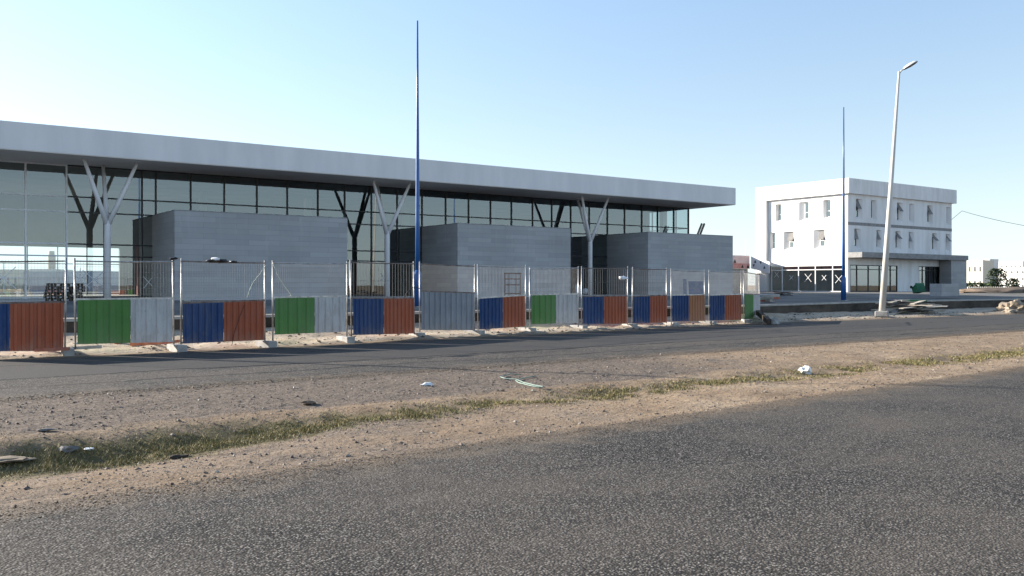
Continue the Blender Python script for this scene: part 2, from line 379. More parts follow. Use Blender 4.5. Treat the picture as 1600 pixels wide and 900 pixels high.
M['dirt'] = mat_dirt()

# ------------------------------------------------------------------ ground, roads
def NE(x): return 7.35 + .075 * max(-30, min(x, 22)) + .02 * max(0, x - 22)
def GC(x): return 9.75 + .035 * x
def FN(x): return 13.7 + .04 * max(-40, min(x, 40))
def FF(x): return 21.5 + .1 * max(-30, min(x, 33)) + .004 * max(0, x - 33)
WALL_Y = 27.0; PLAT = .86
WP = [(-70, 25.2), (20, 26.3), (33, 26.9), (46, 29.3), (118, 29.3)]
def WY(x):
    for (a, ya), (b, yb) in zip(WP, WP[1:]):
        if x <= b: return ya + (yb - ya) * max(0, (x - a)) / (b - a)
    return WP[-1][1]
def yz(x, y): return .66 + .20 * min(1, max(0, (y - WY(x)) / 14))     # the yard rises gently to the buildings
def sstep(a, b, x):
    k = max(0, min(1, (x - a) / (b - a))); return k * k * (3 - 2 * k)
def nz(x, y, s, k=0): return noise.noise(Vector((x * s, y * s, k)))
def gz(x, y):
    ne, gc, fn, ff = NE(x), GC(x), FN(x), FF(x)
    if y <= ne: return -.012
    rough = .03 * nz(x, y, 1.3) + .018 * nz(x, y, 4.1, 3) + .010 * nz(x, y, 9, 5)
    deep = .06 + .17 * (1 - sstep(1.5, 5, x)) + .05 * nz(x, y * .3, .4, 9)
    if y < fn:
        dip = sstep(ne + .2, gc - .25, y) * (1 - sstep(gc + .05 + .15 * nz(x, 0, .8), gc + .95 + .25 * nz(x, 3, .6), y)) * deep
        e = min(sstep(ne, ne + .9, y), 1 - sstep(fn - 1.2, fn + .1, y))
        return -.012 - dip + rough * (.12 + .9 * e) - .01 * (1 - e)
    if y <= ff: return -.012
    a = sstep(ff, ff + .4, y)
    wy = WY(x)
    if y < wy + .6:
        return -.012 + .08 * sstep(ff, ff + .8, y) + (.24 - .16 * sstep(30, 46, x)) * sstep(ff + .9, wy - .1, y) + rough * 1.8 * a
    return .2 + .5 * sstep(WALL_Y, 120, y) * sstep(60, 130, abs(x) + y) + .25 * nz(x, y, .02) * sstep(100, 160, abs(x) + y)
def lin(a, b, st):
    n = max(1, int(round((b - a) / st))); return [a + (b - a) * i / n for i in range(n)]
gx = [-4000, -1500, -600, -250, -120, -70, -45, -30] + lin(-20, -6, 1) + lin(-6, 24, .16) + lin(24, 56, .5) + lin(56, 120, 4) + [120, 160, 220, 300, 450, 800, 1600, 3000, 5000]
gy = [-4000, -1500, -500, -200, -80, -30, -10, 0, 5] + lin(6.2, 14.6, .11) + lin(14.6, 21, 1) + lin(21, 30.2, .2) + [30.2, 34, 40, 60, 80, 100, 130, 170, 220, 300, 450, 800, 1600, 3000, 5000]
vs, grv, grn, pal = [], [], [], []
for y in gy:
    for x in gx:
        vs.append((x, y, gz(x, y) if -60 < x < 400 or y > 40 else -.012))
        grv.append(sstep(GC(x) + .4, GC(x) + 1.6, y) * (1 - sstep(FN(x) + .5, FN(x) + 1, y)) * (1 - .75 * sstep(9, 17, x)))
        pal.append(sstep(FF(x), FF(x) + .5, y) * (1 - sstep(60, 90, y)))
        if y < GC(x): grv[-1] = .5 * (1 - sstep(4, 13, x))
        d = abs(y - GC(x) - .1) - .25
        grn.append((.75 - .35 * sstep(2.5, 7, x)) * max(0, 1 - max(0, d) / .7) if y < 14 else 0)
nx = len(gx)
fs = [(j*nx+i, j*nx+i+1, (j+1)*nx+i+1, (j+1)*nx+i) for j in range(len(gy)-1) for i in range(nx-1)]
me = bpy.data.meshes.new('ground'); me.from_pydata(vs, [], fs); me.materials.append(M['dirt'])
for nm, dat in (('gravelly', grv), ('green', grn), ('pale', pal)):
    a = me.attributes.new(nm, 'FLOAT', 'POINT'); a.data.foreach_set('value', dat)
me.polygons.foreach_set('use_smooth', [True] * len(me.polygons))
struct_ground = bpy.data.objects.new('ground', me); C.objects.link(struct_ground); struct(struct_ground)

def road(name, lo, hi, mat, z, soft_lo=True, soft_hi=True, over=.35):
    xs = [-1200, -400, -150, -60] + lin(-30, 60, 1) + lin(60, 200, 10) + [200, 400, 1200]
    vs, e, fs = [], [], []
    for x in xs:
        a, b = lo(x) - (over if soft_lo else 0), hi(x) + (over if soft_hi else 0)
        for y, k in ((a, 0 if soft_lo else 1), (a + .6, .5 if soft_lo else 1), (a + 1.7, 1), (b - 1.7, 1), (b - .6, .5 if soft_hi else 1), (b, 0 if soft_hi else 1)):
            vs.append((x, y, z - (.05 if k == 0 else 0))); e.append(k)
    for i in range(len(xs) - 1):
        for k in range(5): fs.append((i*6+k, (i+1)*6+k, (i+1)*6+k+1, i*6+k+1))
    me = bpy.data.meshes.new(name); me.from_pydata(vs, [], fs); me.materials.append(mat)
    a = me.attributes.new('edge', 'FLOAT', 'POINT'); a.data.foreach_set('value', e)
    ob = bpy.data.objects.new(name, me); C.objects.link(ob); return struct(ob)
road('near_road', lambda x: -4.0, NE, M['asphalt'], .0, False, True)
road('far_road', FN, FF, M['asphalt2'], .0)

# raised yard behind the retaining wall
ys_ = MB(); xs_ = lin(-70, 118.01, 2) + [118]
for a_, b_ in zip(xs_, xs_[1:]):
    rows_a = [WY(a_) + .25, WY(a_) + 7, WY(a_) + 14, 110]; rows_b = [WY(b_) + .25, WY(b_) + 7, WY(b_) + 14, 110]
    for k in range(3): ys_.quad((a_, rows_a[k], yz(a_, rows_a[k])), (b_, rows_b[k], yz(b_, rows_b[k])), (b_, rows_b[k+1], yz(b_, rows_b[k+1])), (a_, rows_a[k+1], yz(a_, rows_a[k+1])))
ys_.quad((118, WY(118), -.5), (118, 110, -.5), (118, 110, .86), (118, WY(118), .66)); ys_.quad((118, 110, -.5), (-70, 110, -.5), (-70, 110, .86), (118, 110, .86))
struct(ys_.build('yard', M['plaza']))
wl = thing('retaining_wall', 'low concrete retaining wall along the raised yard, with a pale coping', 'wall', (40, 28, .1))
wf, cp = MB(), MB()
for (a_, ya), (b_, yb) in zip(WP, WP[1:]): wf.beam((a_, ya + .12, .15), (b_, yb + .12, .15), .24, .90)
wf.build('wall_face', mat_surf('stained_wall', (.035,.028,.022), (.105,.085,.068), .7, .9, streak=(1,1,1.6), bstr=.5), wl)
x_ = -70.
while x_ < 116.5:
    y0_, y1_ = WY(x_), WY(x_ + 1.49); cp.beam((x_, y0_ + .12, .645), (x_ + 1.485, y1_ + .12, .645 + random.uniform(-.005, .005)), .31, .08); x_ += 1.5
cp.build('coping', M['kerbstone'], wl)

# ------------------------------------------------------------------ main building
YF, YB, YG = 48.3, 48.0, 52.5
Z0, ZS, ZT = PLAT, 7.92, 9.24
XL, XR = -34.0, 56.0
bld = thing('station_building', 'long low glass fronted building with overhanging grey white roof and three stone blocks', 'building', (30, YG, PLAT))
rf = MB().box(XL, XR, YF, 76, ZS + .02, ZT).build('roof', M['fascia'], bld)
MB().box(XL + .02, XR - .02, YF + .02, 75.9, ZS - .02, ZS + .018).build('soffit', M['soffit'], rf)
struct(MB().box(XL, 57.5, 43.5, 77, .70, PLAT + .004).build('bounce_slab', mat_surf('bounce_slab_pale', (.50,.475,.44), (.62,.595,.56), .6, .85, bstr=.1)))  # pale slab added to bounce skylight up to the soffit
# stone volumes
for a, b in ((on_y(273, YB)[0], on_y(543, YB)[0]), (on_y(715, YB)[0], on_y(891.5, YB)[0]), (on_y(1012.6, YB)[0], on_y(1145, YB)[0])):
    sv = MB().box(a, b, YB, YG + 3, Z0, 5.38).build('stone_block', M['stone'], bld)
    MB().box(a - .004, b + .004, YB - .004, YG + 3, 5.38, 5.44).build('coping', M['rawconcrete'], sv)
# curtain wall frame
px_m = [-25, 40, 104, 163, 222, 243.5, 298, 350.4, 401.4, 448.8, 496.6, 538.5, 580.3, 620.5, 659.4, 696.3, 732, 766.3, 799, 832, 862, 891.6, 920.5, 948.9, 975.7, 1002.5, 1027.4, 1052.7, 1075.6]
xm = [on_y(p, YG)[0] for p in px_m]
XG = xm[-1]
trans = [3.10, 3.74, 5.42, 6.23]
lt, dk = MB(), MB()
for i, x in enumerate([-33 + 1.92 * k for k in range(19)] + xm):
    t_ = lt if x < xm[2] + .1 else dk
    t_.box(x - .042, x + .042, YG - .06, YG + .10, Z0, ZS - .022)
for z in trans + [Z0 + .06, ZS - .06]:
    lt.box(-33, xm[2] - .043, YG - .052, YG + .09, z - .036, z + .036); dk.box(xm[2] + .043, XG, YG - .052, YG + .09, z - .036, z + .036)
for y in (53.9, 55.3, 56.7):
    dk.box(XG - .05, XG + .05, y - .03, y + .03, 5.4, ZS - .022)
for z in (6.23, ZS - .06): dk.box(XG - .045, XG + .045, YG, 57, z - .028, z + .028)
lt.build('pale_frame', M['alu'], bld); dk.build('dark_frame', M['darkframe'], bld)
gz_ = MB(); gz_.quad((-33, YG, Z0), (XG, YG, Z0), (XG, YG, ZS), (-33, YG, ZS))
gl = gz_.build('glazing', M['glass'], bld)
MB().quad((XG, YG + .01, 5.44), (XG, 57, 5.44), (XG, 57, ZS), (XG, YG + .01, ZS)).build('side_glazing', M['glass'], bld)
# interior
it = MB()
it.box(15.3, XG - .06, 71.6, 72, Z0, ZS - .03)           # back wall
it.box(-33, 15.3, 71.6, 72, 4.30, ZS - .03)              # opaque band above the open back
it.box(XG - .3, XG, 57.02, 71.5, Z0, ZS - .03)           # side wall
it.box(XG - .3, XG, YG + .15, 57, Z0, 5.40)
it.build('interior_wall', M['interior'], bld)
MB().box(18, 54.6, 66, 71.5, 4.5, 4.75).build('mezzanine', M['interior'], bld)
for x in (-12, -4, 4, 18.5, 26, 34, 42, 50): MB().box(x - .22, x + .22, 61.8, 62.24, Z0, ZS - .03).build('interior_pillar', M['interiorlight'], bld)
MB().box(XG - 1.2, XG - .75, 54.2, 54.65, Z0, ZS - .03).build('interior_pillar', M['interiorlight'], bld)
for x0, x1 in ((15.6, 19.6), (32, 37), (44, 48)): MB().box(x0, x1, 62.4, 62.5, 6.15, 7.2).build('dim_window_panel', M['interiorblue'], bld)  # blue panels for windows, their dim daylight put into the colour
MB().box(15.0, 18.0, 65, 65.2, Z0, 4.2).build('red_partition', M['pinkwall'], bld)
bk = MB()
for k in range(26):
    x = -33 + k * 1.92
    if x < 15: bk.box(x - .03, x + .03, 71.7, 71.8, Z0, 4.3)
for z in (3.1, .95): bk.box(-33, 15.3, 71.7, 71.79, z - .03, z + .03)
bk.build('back_frame', M['darkframe'], bld)
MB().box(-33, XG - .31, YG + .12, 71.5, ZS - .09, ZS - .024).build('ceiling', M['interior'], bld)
# tape stars on the glass
def star(px, py, r, arms, g=None):
    x, d = on_y(px, YG); z = zat(py, d); m = MB()
    for a in arms:
        m.beam((x - r * cos(a), YG - .012 - .002 * a, z - r * sin(a)), (x + r * cos(a), YG - .012 - .002 * a, z + r * sin(a)), .004, .042, up=(0,0,1) if abs(sin(a)) < .9 else (1,0,0))
    m.build('tape_cross', M['tape'], gl)
for s_ in ((6, 434, .78, (0, .8, 1.57, 2.35)), (125, 437, .62, (.75, 1.55, 2.4)), (147, 437, .75, (.72, 2.42)), (232, 441, .42, (.9, 2.3)), (600, 434, .4, (.8, 2.3))): star(*s_)
# branching columns
def column(px):
    x, d = on_y(px, 50.2); m = MB(); y = 50.2
    m.tube([(x, y, Z0), (x, y, 4.62), (x, y, 4.86)], [.165, .165, .15], 16)
    for ex, ey in ((-1.2, -.5), (1.35, -.45), (.1, 1.55)):
        m.tube([(x, y, 4.62), (x + ex, y + ey, ZS - .02)], [.135, .085], 12)
    return m.build('branching_column', M['column'], bld, smooth=True)
for p in (168, 605, 922): column(p)
# steel stubs on the roof terrace of the right-hand block
sb = MB()
for p in (1091, 1095):
    x, d = on_y(p, 50.5); MB().beam((x - .25, 50.5, 5.3), (x + .42, 50.5, zat(349, d)), .09, .14).build('roof_stub', M['rustrail'], bld)

# ------------------------------------------------------------------ second building
BX0, BX1, BY0, BY1, BZ = 83.5, 104.2, 57.0, 68.8, 12.72
BD = 11.15
ob_ = thing('office_building', 'white three storey cube building with deep set windows and a concrete canopy', 'building', (94, 63, PLAT))
MB().box(BX0 - .35, BX1, BY0 - .35, BY1, BD, BZ).build('parapet', M['offwhite'] if False else M['white'], ob_)
MB().box(BX0 - .35, BX0 + .6, BY1 - 1.5, BY1, Z0, BD - .002).build('end_frame', M['white'], ob_)
def punched(axis, c, u0, u1, v0, v1, ops, depth, mat, name):
    # a wall plane with splayed openings; ops: (outer rect u0,u1,v0,v1, inner rect)
    us = sorted({u0, u1, *[o[0] for o in ops], *[o[1] for o in ops]}); vv = sorted({v0, v1, *[o[2] for o in ops], *[o[3] for o in ops]})
    P = (lambda u, v, d=0: (u, c + d, v)) if axis == 'y' else (lambda u, v, d=0: (c + d, u, v))
    m = MB()
    for i in range(len(us)-1):
        for j in range(len(vv)-1):
            a, b, e, f = us[i], us[i+1], vv[j], vv[j+1]
            mu, mv = (a+b)/2, (e+f)/2
            if any(o[0] < mu < o[1] and o[2] < mv < o[3] for o in ops): continue
            m.quad(P(a,e), P(b,e), P(b,f), P(a,f))
    for o in ops:
        A = [(o[0],o[2]),(o[1],o[2]),(o[1],o[3]),(o[0],o[3])]; B = [(o[4],o[6]),(o[5],o[6]),(o[5],o[7]),(o[4],o[7])]
        for k in range(4):
            k2 = (k+1) % 4; m.quad(P(*A[k]), P(*A[k2]), P(*B[k2], depth), P(*B[k], depth))
    return m.build(name, mat, ob_)
FY, FX = BY0, BX0
def row(px_list, plane, zlo, zhi, kind):
    out = []
    for a, b in px_list:
        if plane == 'y': u0, u1 = on_y(a, FY + .3)[0], on_y(b, FY + .3)[0]
        else: u0, u1 = sorted((on_x(a, FX + .3)[0], on_x(b, FX + .3)[0]))
        out.append((u0, max(u1, u0 + .5), zlo, zhi))
    return out
fu = row([(1334,1340),(1357.5,1362),(1398,1403.3),(1417.5,1421.2),(1445.3,1450.4),(1475.2,1478.3)], 'y', 8.85, 10.6, 0)
fl = row([(1331.3,1337.4),(1366,1370.2),(1395.6,1400.7),(1416.4,1420),(1453,1457.7),(1474.3,1477)], 'y', 5.75, 7.45, 0)
lu = row([(1216,1223.4),(1257.6,1265.6),(1291.2,1299.8)], 'x', 8.85, 10.6, 0)
ll = row([(1207.5,1214),(1233.8,1242.3),(1281.5,1290.6)], 'x', 5.75, 7.45, 0)
def ops_y(l): return [(a - .05, b + .42, z0 - .3, z1 + .08, a, b, z0, z1) for a, b, z0, z1 in l]
def ops_x(l, k): return [(a - .05, b + q, z0 - q * .5, z1 + .08, a, b, z0, z1) for (a, b, z0, z1), q in zip(l, k)]
xe = BX1 - .45
SF_TOP = 3.72
punched('y', FY, FX, xe, SF_TOP + .0, BD, [o for o in ops_y(fu) + ops_y(fl)], .32, M['white'], 'front_wall')
punched('x', FX, FY, BY1 - 1.5, SF_TOP, BD, [o for o in ops_x(lu, (.12, .55, .2)) + ops_x(ll, (.12, .55, .6))], .32, M['white'], 'side_wall')
bx = MB()                                                  # back, right side, floors
bx.box(xe - .2, xe, FY + .35, BY1 - .3, Z0, BD - .002); bx.box(FX + .6, xe - .2, BY1 - .5, BY1 - .25, Z0, BD - .002)
for z in (SF_TOP + .1, 8.05): bx.box(FX + .4, xe - .21, FY + .4, BY1 - .51, z - .1, z + .1)
bx.build('inner_wall', M['interiorlight'], ob_)
MB().box(FX - .006, xe + .02, FY - .02, FY + .05, 7.88, 8.2).build('floor_band', M['rawconcrete'], ob_)
def window(a, b, z0, z1, plane, opened, tone):
    m, p, s = MB(), MB(), MB(); zt = z0 + (z1 - z0) * .38
    c = (FY if plane == 'y' else FX) + .33
    B = (lambda u0,u1,d0,d1,v0,v1: (u0,u1,c+d0,c+d1,v0,v1)) if plane == 'y' else (lambda u0,u1,d0,d1,v0,v1: (c+d0,c+d1,u0,u1,v0,v1))
    f = .05
    for r in ((a,a+f,z0,z1),(b-f,b,z0,z1),(a+f,b-f,z0,z0+f),(a+f,b-f,z1-f,z1),(a+f,b-f,zt-.03,zt+.03)): m.box(*B(r[0],r[1],-.04,.04,r[2],r[3]))
    wn = m.build('window', M['darkframe'] if plane == 'y' else M['alu'], ob_)
    p.box(*B(a+f,b-f,.0,.012,z0+f,zt-.03)); 
    ang = opened; zz = z1 - f; L = zz - zt
    Q = (lambda u, o, v: (u, c + o, v)) if plane == 'y' else (lambda u, o, v: (c + o, u, v))
    if ang > 0:
        o0, o1 = -.05, -.05 - L * sin(ang); v1 = zz - L * cos(ang)
        for th in (0,):
            s.add([Q(a+.02,o0,zz),Q(b-.02,o0,zz),Q(b-.02,o1,v1),Q(a+.02,o1,v1),Q(a+.02,o0-.05,zz+.005),Q(b-.02,o0-.05,zz+.005),Q(b-.02,o1-.05,v1+.005),Q(a+.02,o1-.05,v1+.005)],
                  [(0,1,2,3),(4,7,6,5),(0,4,5,1),(1,5,6,2),(2,6,7,3),(3,7,4,0)])
        s.build('sash', M['sash'], wn)
    else:
        p.box(*B(a+f,b-f,.0,.012,zt+.03,z1-f))
    p.build('pane', M['shopglass'], wn)
M['sash'] = mat_surf('sash_grey', (.13,.125,.12), (.19,.18,.17), 3, .4)
for w_, o in zip(fu, (.45, 0, .62, 0, .55, 0)): window(*w_, 'y', o, 0)
for w_, o in zip(fl, (.25, .45, .75, .35, .75, .75)): window(*w_, 'y', o, 0)
for w_, o in zip(lu, (0, 0, 0)): window(*w_, 'x', o, 0)
for w_, o in zip(ll, (0, .4, .4)): window(*w_, 'x', o, 0)
# ground floor shopfronts
gx0 = [on_y(p, FY)[0] for p in (1329, 1339.5, 1357.5, 1374.8, 1392, 1402)]
gx1 = [on_y(p, FY)[0] for p in (1436, 1442, 1452, 1460, 1484)]
for lst in (gx0, gx1):
    sf = MB()
    for x in lst: sf.box(x - .05, x + .05, FY + .02, FY + .14, Z0, SF_TOP)
    for z in (Z0 + .06, 3.25, SF_TOP - .04): sf.box(lst[0] + .05, lst[-1] - .05, FY + .03, FY + .13, z - .04, z + .04)
    sfo = sf.build('shopfront', M['darkframe'], ob_)
    MB().quad((lst[0], FY + .08, Z0), (lst[-1], FY + .08, Z0), (lst[-1], FY + .08, SF_TOP), (lst[0], FY + .08, SF_TOP)).build('shop_glass', M['shopglass'], sfo)
for a_, b_ in ((gx0[-1] + .05, gx1[0] - .05), (FX, gx0[0] - .05), (gx1[-1] + .05, xe)): MB().box(a_, b_, FY, FY + .3, Z0, SF_TOP - .002).build('ground_wall', M['white'], ob_)
sy = [on_x(p, FX)[0] for p in (1205.5, 1222, 1247.4, 1273.6, 1300.6, 1322)]
s2 = MB()
for y in sy: s2.box(FX + .02, FX + .14, y - .05, y + .05, Z0, SF_TOP)
for z in (Z0 + .06, 3.25, SF_TOP - .04): s2.box(FX + .03, FX + .13, sy[-1] + .05, sy[0] - .05, z - .04, z + .04)
s2o = s2.build('side_shopfront', M['alu'], ob_)
MB().quad((FX + .08, sy[-1], Z0), (FX + .08, sy[0], Z0), (FX + .08, sy[0], SF_TOP), (FX + .08, sy[-1], SF_TOP)).build('shop_glass', M['sideglass'], s2o)
for px, py, r in ((1213, 429, .45), (1236, 434, .35), (1262, 434, .62), (1287, 434, .38), (1310, 436, .6)):
    y, d = on_x(px, FX); z = zat(py, d); m = MB()
    for k, a in enumerate((.8, 2.35)): m.beam((FX + .06 - .004*k, y - r*cos(a), z - r*sin(a)), (FX + .06 - .004*k, y + r*cos(a), z + r*sin(a)), .004, .04)
    m.build('tape_cross', M['tape'], s2o)
# canopy and porch wall
xc = on_y(1509, 55.6)[0]
MB().box(FX - .05, xc, 55.3, FY - .022, 4.45, 5.0).build('canopy', M['rawconcrete'], ob_)
MB().box(on_y(1485, 55.6)[0], xc - .03, 55.5, 56.9, Z0, 4.44).build('porch_wall', M['stone'], ob_)

# low pavilion with perforated red and white panels, seen between the two buildings
pv = thing('pavilion', 'low grey pavilion with red and white panels pierced by triangles, between the two large buildings', 'building', (72, 70, PLAT))
pvx = on_x(1184, 82.4)
MB().box(58, 82.3, 69.2, 78, Z0, 3.45).build('wall', M['kerbstone'], pv)
MB().box(58, 82.35, 69.0, 69.18, 3.46, 4.95).build('pale_panel', mat_surf('pink_panel', (.62,.46,.45), (.72,.60,.59), .5, .7), pv)
MB().box(58, 82.352, 68.96, 69.0, 3.46, 4.05).build('red_panel', mat_surf('red_panel', (.46,.16,.14), (.60,.36,.33), .9, .7), pv)
wgm = MB()
wgm.poly([(82.5, 66.3, 2.9), (82.5, 68.9, 3.5), (82.5, 68.9, 4.9), (82.5, 66.3, 4.2)]); wgm.poly([(82.56, 66.3, 4.2), (82.56, 68.9, 4.9), (82.56, 68.9, 3.5), (82.56, 66.3, 2.9)])
wgm.quad((82.5, 66.3, 4.2), (82.5, 68.9, 4.9), (82.56, 68.9, 4.9), (82.56, 66.3, 4.2)); wgm.quad((82.5, 66.3, 2.9), (82.56, 66.3, 2.9), (82.56, 66.3, 4.2), (82.5, 66.3, 4.2))
wgm.build('side_panel', M['white'], pv)
for i in range(22):
    x = 60 + i * 1.05 + random.uniform(-.2, .2); z = random.choice((3.75, 4.3, 4.55)); s_ = random.choice((-1, 1)) * .2
    MB().poly([(x - .22, 68.95, z - s_), (x + .22, 68.95, z - s_), (x, 68.95, z + s_)]).build('triangle_cutout', M['darkframe'], pv)
for y, z, s_ in ((68.3, 4.3, .18), (67.5, 4.1, -.18), (67.0, 3.6, .16), (68.5, 3.8, -.16)):
    MB().poly([(82.49, y - .16, z - s_), (82.49, y + .16, z - s_), (82.49, y, z + s_)]).build('triangle_cutout', M['darkframe'], pv)
x, d = on_y(1165, 70)
tag(MB().tube([(x, 70, 4.96), (x, 70, zat(373, d))], [.04, .02], 6).build('antenna_mast', M['galv']), 'thin antenna mast standing on the red and white pavilion', 'antenna')

# ------------------------------------------------------------------ site fence
feet = [(-75, 561), (105, 553), (275, 547), (415, 540.5), (542, 533.5), (652, 526.5), (743, 522.5), (825, 518.5), (907, 514.5), (985, 511.5), (1048, 508.8), (1107, 506.5), (1165, 504.0)]
def gyx(x):
    for (a, ya), (b, yb) in zip(feet, feet[1:]):
        if x <= b: return ya + (yb - ya) * (x - a) / (b - a)
    return yb
FZ = .02
def corr(m, p, q, f0, f1, zb, zt, period, depth, side):
    # profiled sheet between fractions f0..f1 of the panel; zb and zt give the height at a fraction
    L = (q - p).length; n = (q - p).normalized(); nrm = Vector((n.y, -n.x, 0))
    pts = []; s_ = f0 * L; k = 0
    prof = ((0, 0), (.38, 0), (.5, 1), (.88, 1))
    base = s_
    while True:
        done = False
        for a, h in prof:
            d = base + (k + a) * period
            if d >= f1 * L: done = True; break
            pts.append((d, h))
        if done: break
        k += 1
    pts.append((f1 * L, pts[-1][1] if pts else 0))
    vs, fs = [], []
    for d, h in pts:
        b = p + n * d + nrm * (side + h * depth)
        f = d / L
        vs += [(b.x, b.y, zb(f)), (b.x, b.y, zt(f))]
    for i in range(len(pts) - 1): fs.append((2*i, 2*i+2, 2*i+3, 2*i+1))
    m.add(vs, fs)
panels = [
 # xL, xR, mesh top L/R, solid top L/R, solid bottom L/R, split, colours, infill, label
 (-66, 103, 408, 408, 476, 473, 550, 547, .46, 'blue', 'orange', 'mesh', 'blue and orange site fence panel at the left edge, the nearest of the fence'),
 (116, 273, 408, 409, 469, 467, 538, 534, .545, 'green', 'white', 'mesh', 'green and white site fence panel nearest the viewer, red rubble showing beneath it'),
 (281, 415, 408, 411, 475, 470, 537, 531, .49, 'blue', 'orange', 'mesh', 'blue and orange site fence panel with black rags caught on its top rail'),
 (425, 543, 411, 412, 466, 463.5, 523, 518, .54, 'green', 'white', 'mesh', 'green and white site fence panel with pale twine hanging across its mesh'),
 (548, 648, 410, 412, 467, 466.5, 523.5, 521, .49, 'blue', 'orange', 'bars', 'blue and orange barred site fence panel just left of the near blue mast'),
 (655, 742, 412, 416, 456, 458.5, 515.5, 516, 1, 'grey', None, 'fine', 'all grey ribbed site fence panel just right of the near blue mast'),
 (746, 822, 416, 417, 467, 462, 515, 510, .5, 'blue', 'orange', 'mesh', 'blue and orange site fence panel in front of the brown trestle'),
 (827, 904, 420, 419, 461.5, 460, 506.5, 504.5, .52, 'green', 'white', 'mesh', 'green and white site fence panel midway along, between two blue and orange ones'),
 (908, 981, 419, 419, 464, 463, 506, 506, .47, 'blue', 'orange', 'bars', 'blue and orange barred site fence panel with a white scrap on its right post'),
 (987, 1042, 420, 421, 464, 462, 505, 504, .49, 'blue', 'orange', 'bars', 'blue and orange barred site fence panel with a crooked seam between its colours'),
 (1048, 1102, 422, 424, 462, 461, 502, 501.5, .49, 'blue', 'brown', 'mesh', 'blue and faded brownish orange site fence panel near the far end'),
 (1107, 1158, 424, 425, 462, 460.5, 501, 499.5, .48, 'blue', 'orange', 'mesh', 'last blue and orange site fence panel, farthest, next to the corner'),
]
FG = 'site fence panels along the far road'
def panel(xl, xr, mtl, mtr, stl, str_, sbl, sbr, split, c1, c2, infill, label, pts=None):
    if pts: (p, dl), (q, dr) = pts
    else:
        p, dl = ground(xl, gyx(xl), FZ); q, dr = ground(xr, gyx(xr), FZ)
    zmL, zmR, zsL, zsR, zbL, zbR = zat(mtl, dl), zat(mtr, dr), zat(stl, dl), zat(str_, dr), zat(sbl, dl), zat(sbr, dr)
    L = (q - p).length; n = (q - p).normalized(); mid = (p + q) / 2
    zm = lambda f: zmL + (zmR - zmL) * f; zs = lambda f: zsL + (zsR - zsL) * f; zb = lambda f: zbL + (zbR - zbL) * f
    P = lambda f, z: Vector((p.x + (q.x - p.x) * f, p.y + (q.y - p.y) * f, z))
    t = thing('fence_panel', label, 'fence panel', (mid.x, mid.y, FZ), FG)
    e = .022 / L; rm = M['galv'] if random.random() < .4 else M['rustrail']
    for f in (e, 1 - e):
        lean = Vector((random.uniform(-.03, .03), random.uniform(-.03, .03), 0))
        MB().tube([P(f, FZ + .09), P(f, zm(f) + .07) + lean], .020, 10).build('post', M['galv'], t, smooth=True)
    MB().tube([P(e, zm(0)), P(.5, zm(.5) - .012), P(1 - e, zm(1))], .016, 8).build('rail', rm, t)
    MB().beam(P(e, zs(0) + .015), P(1 - e, zs(1) + .015), .035, .05).build('rail', rm, t)
    MB().beam(P(e, zb(0) + .02), P(1 - e, zb(1) + .02), .03, .04).build('rail', rm, t)
    wm = MB()
    if infill == 'mesh': sp, rh, wd = .062, 6, .0034
    elif infill == 'fine': sp, rh, wd = .036, 22, .0028
    else: sp, rh, wd = .11, 1, .0075
    k = max(1, int(L / sp)); nr = Vector((n.y, -n.x, 0)) * .004
    for i in range(1, k):
        f = i / k; wm.beam(P(f, zs(f) + .04), P(f, zm(f) + (.03 if infill == 'mesh' else 0)), wd, caps=False)
    for j in range(1, rh + 1):
        fr_ = j / (rh + 1)
        wm.beam(P(e, zs(0) + (zm(0) - zs(0)) * fr_) + nr, P(1 - e, zs(1) + (zm(1) - zs(1)) * fr_) + nr, wd, caps=False)
    wm.build('bars' if infill == 'bars' else 'wire_mesh', M['darkbar' if infill == 'bars' else 'wire'], t)
    pr = {'blue': (.155, .028), 'orange': (.155, .028), 'brown': (.155, .028), 'green': (.27, .03), 'white': (.23, .03), 'grey': (.20, .035)}
    for c, a, b in ((c1, .03, split), (c2, split + .003, .97)):
        if c is None: continue
        m = MB(); corr(m, p, q, a, min(b, .97), zb, zs, *pr[c], .018 if c == c1 else .021)
        m.build(c + '_sheet', M['p_' + c], t)
    return p, q
ends = [panel(*a) for a in panels]
# the return panel at the far corner
pc, dc = ground(1162, 504.2, FZ); u_ = (1187 - 800) / FPX; d2 = dc * 1.09; p2 = at_depth(1187, d2)
panel(0, 0, 425, 429, 460, 461, 499, 496, .52, 'green', 'white', 'mesh', 'narrow green and white site fence panel turning back at the far corner', pts=((pc, dc), (Vector((p2.x, p2.y, FZ)), d2)))
# concrete feet
ft_lab = ['at the left end of the green and white panel with red rubble', 'between the red rubble and the panel with black rags', 'under the joint left of the panel with hanging twine',
 'under the joint right of the panel with hanging twine', 'at the foot of the near blue mast', 'between the all grey panel and its blue and orange neighbour', 'under the joint left of the midway green and white panel',
 'under the joint right of the midway green and white panel', 'under the post that carries a white scrap', 'between the crooked seam panel and the faded brownish orange panel', 'right of the faded brownish orange panel', 'at the far corner of the site fence']
for i, (fx, fy) in enumerate(feet[1:]):
    p, d = ground(fx, fy, FZ); q, _ = ground(fx + 6, gyx(fx + 6), FZ)
    yaw = math.atan2(q.y - p.y, q.x - p.x) + R(90) + random.uniform(-.25, .25)
    m = MB(); MX = Matrix.Rotation(yaw, 4, 'Z')
    o0 = random.uniform(-.05, .12)
    m.box(-.34 + o0, .34 + o0, -.12, .12, -.05, .135, MX)
    ob = m.build('concrete_block', M['concrete'], bevel=.018); ob.location = p
    tag(ob, 'concrete foot block ' + ft_lab[i], 'fence block', 'concrete feet of the site fence')

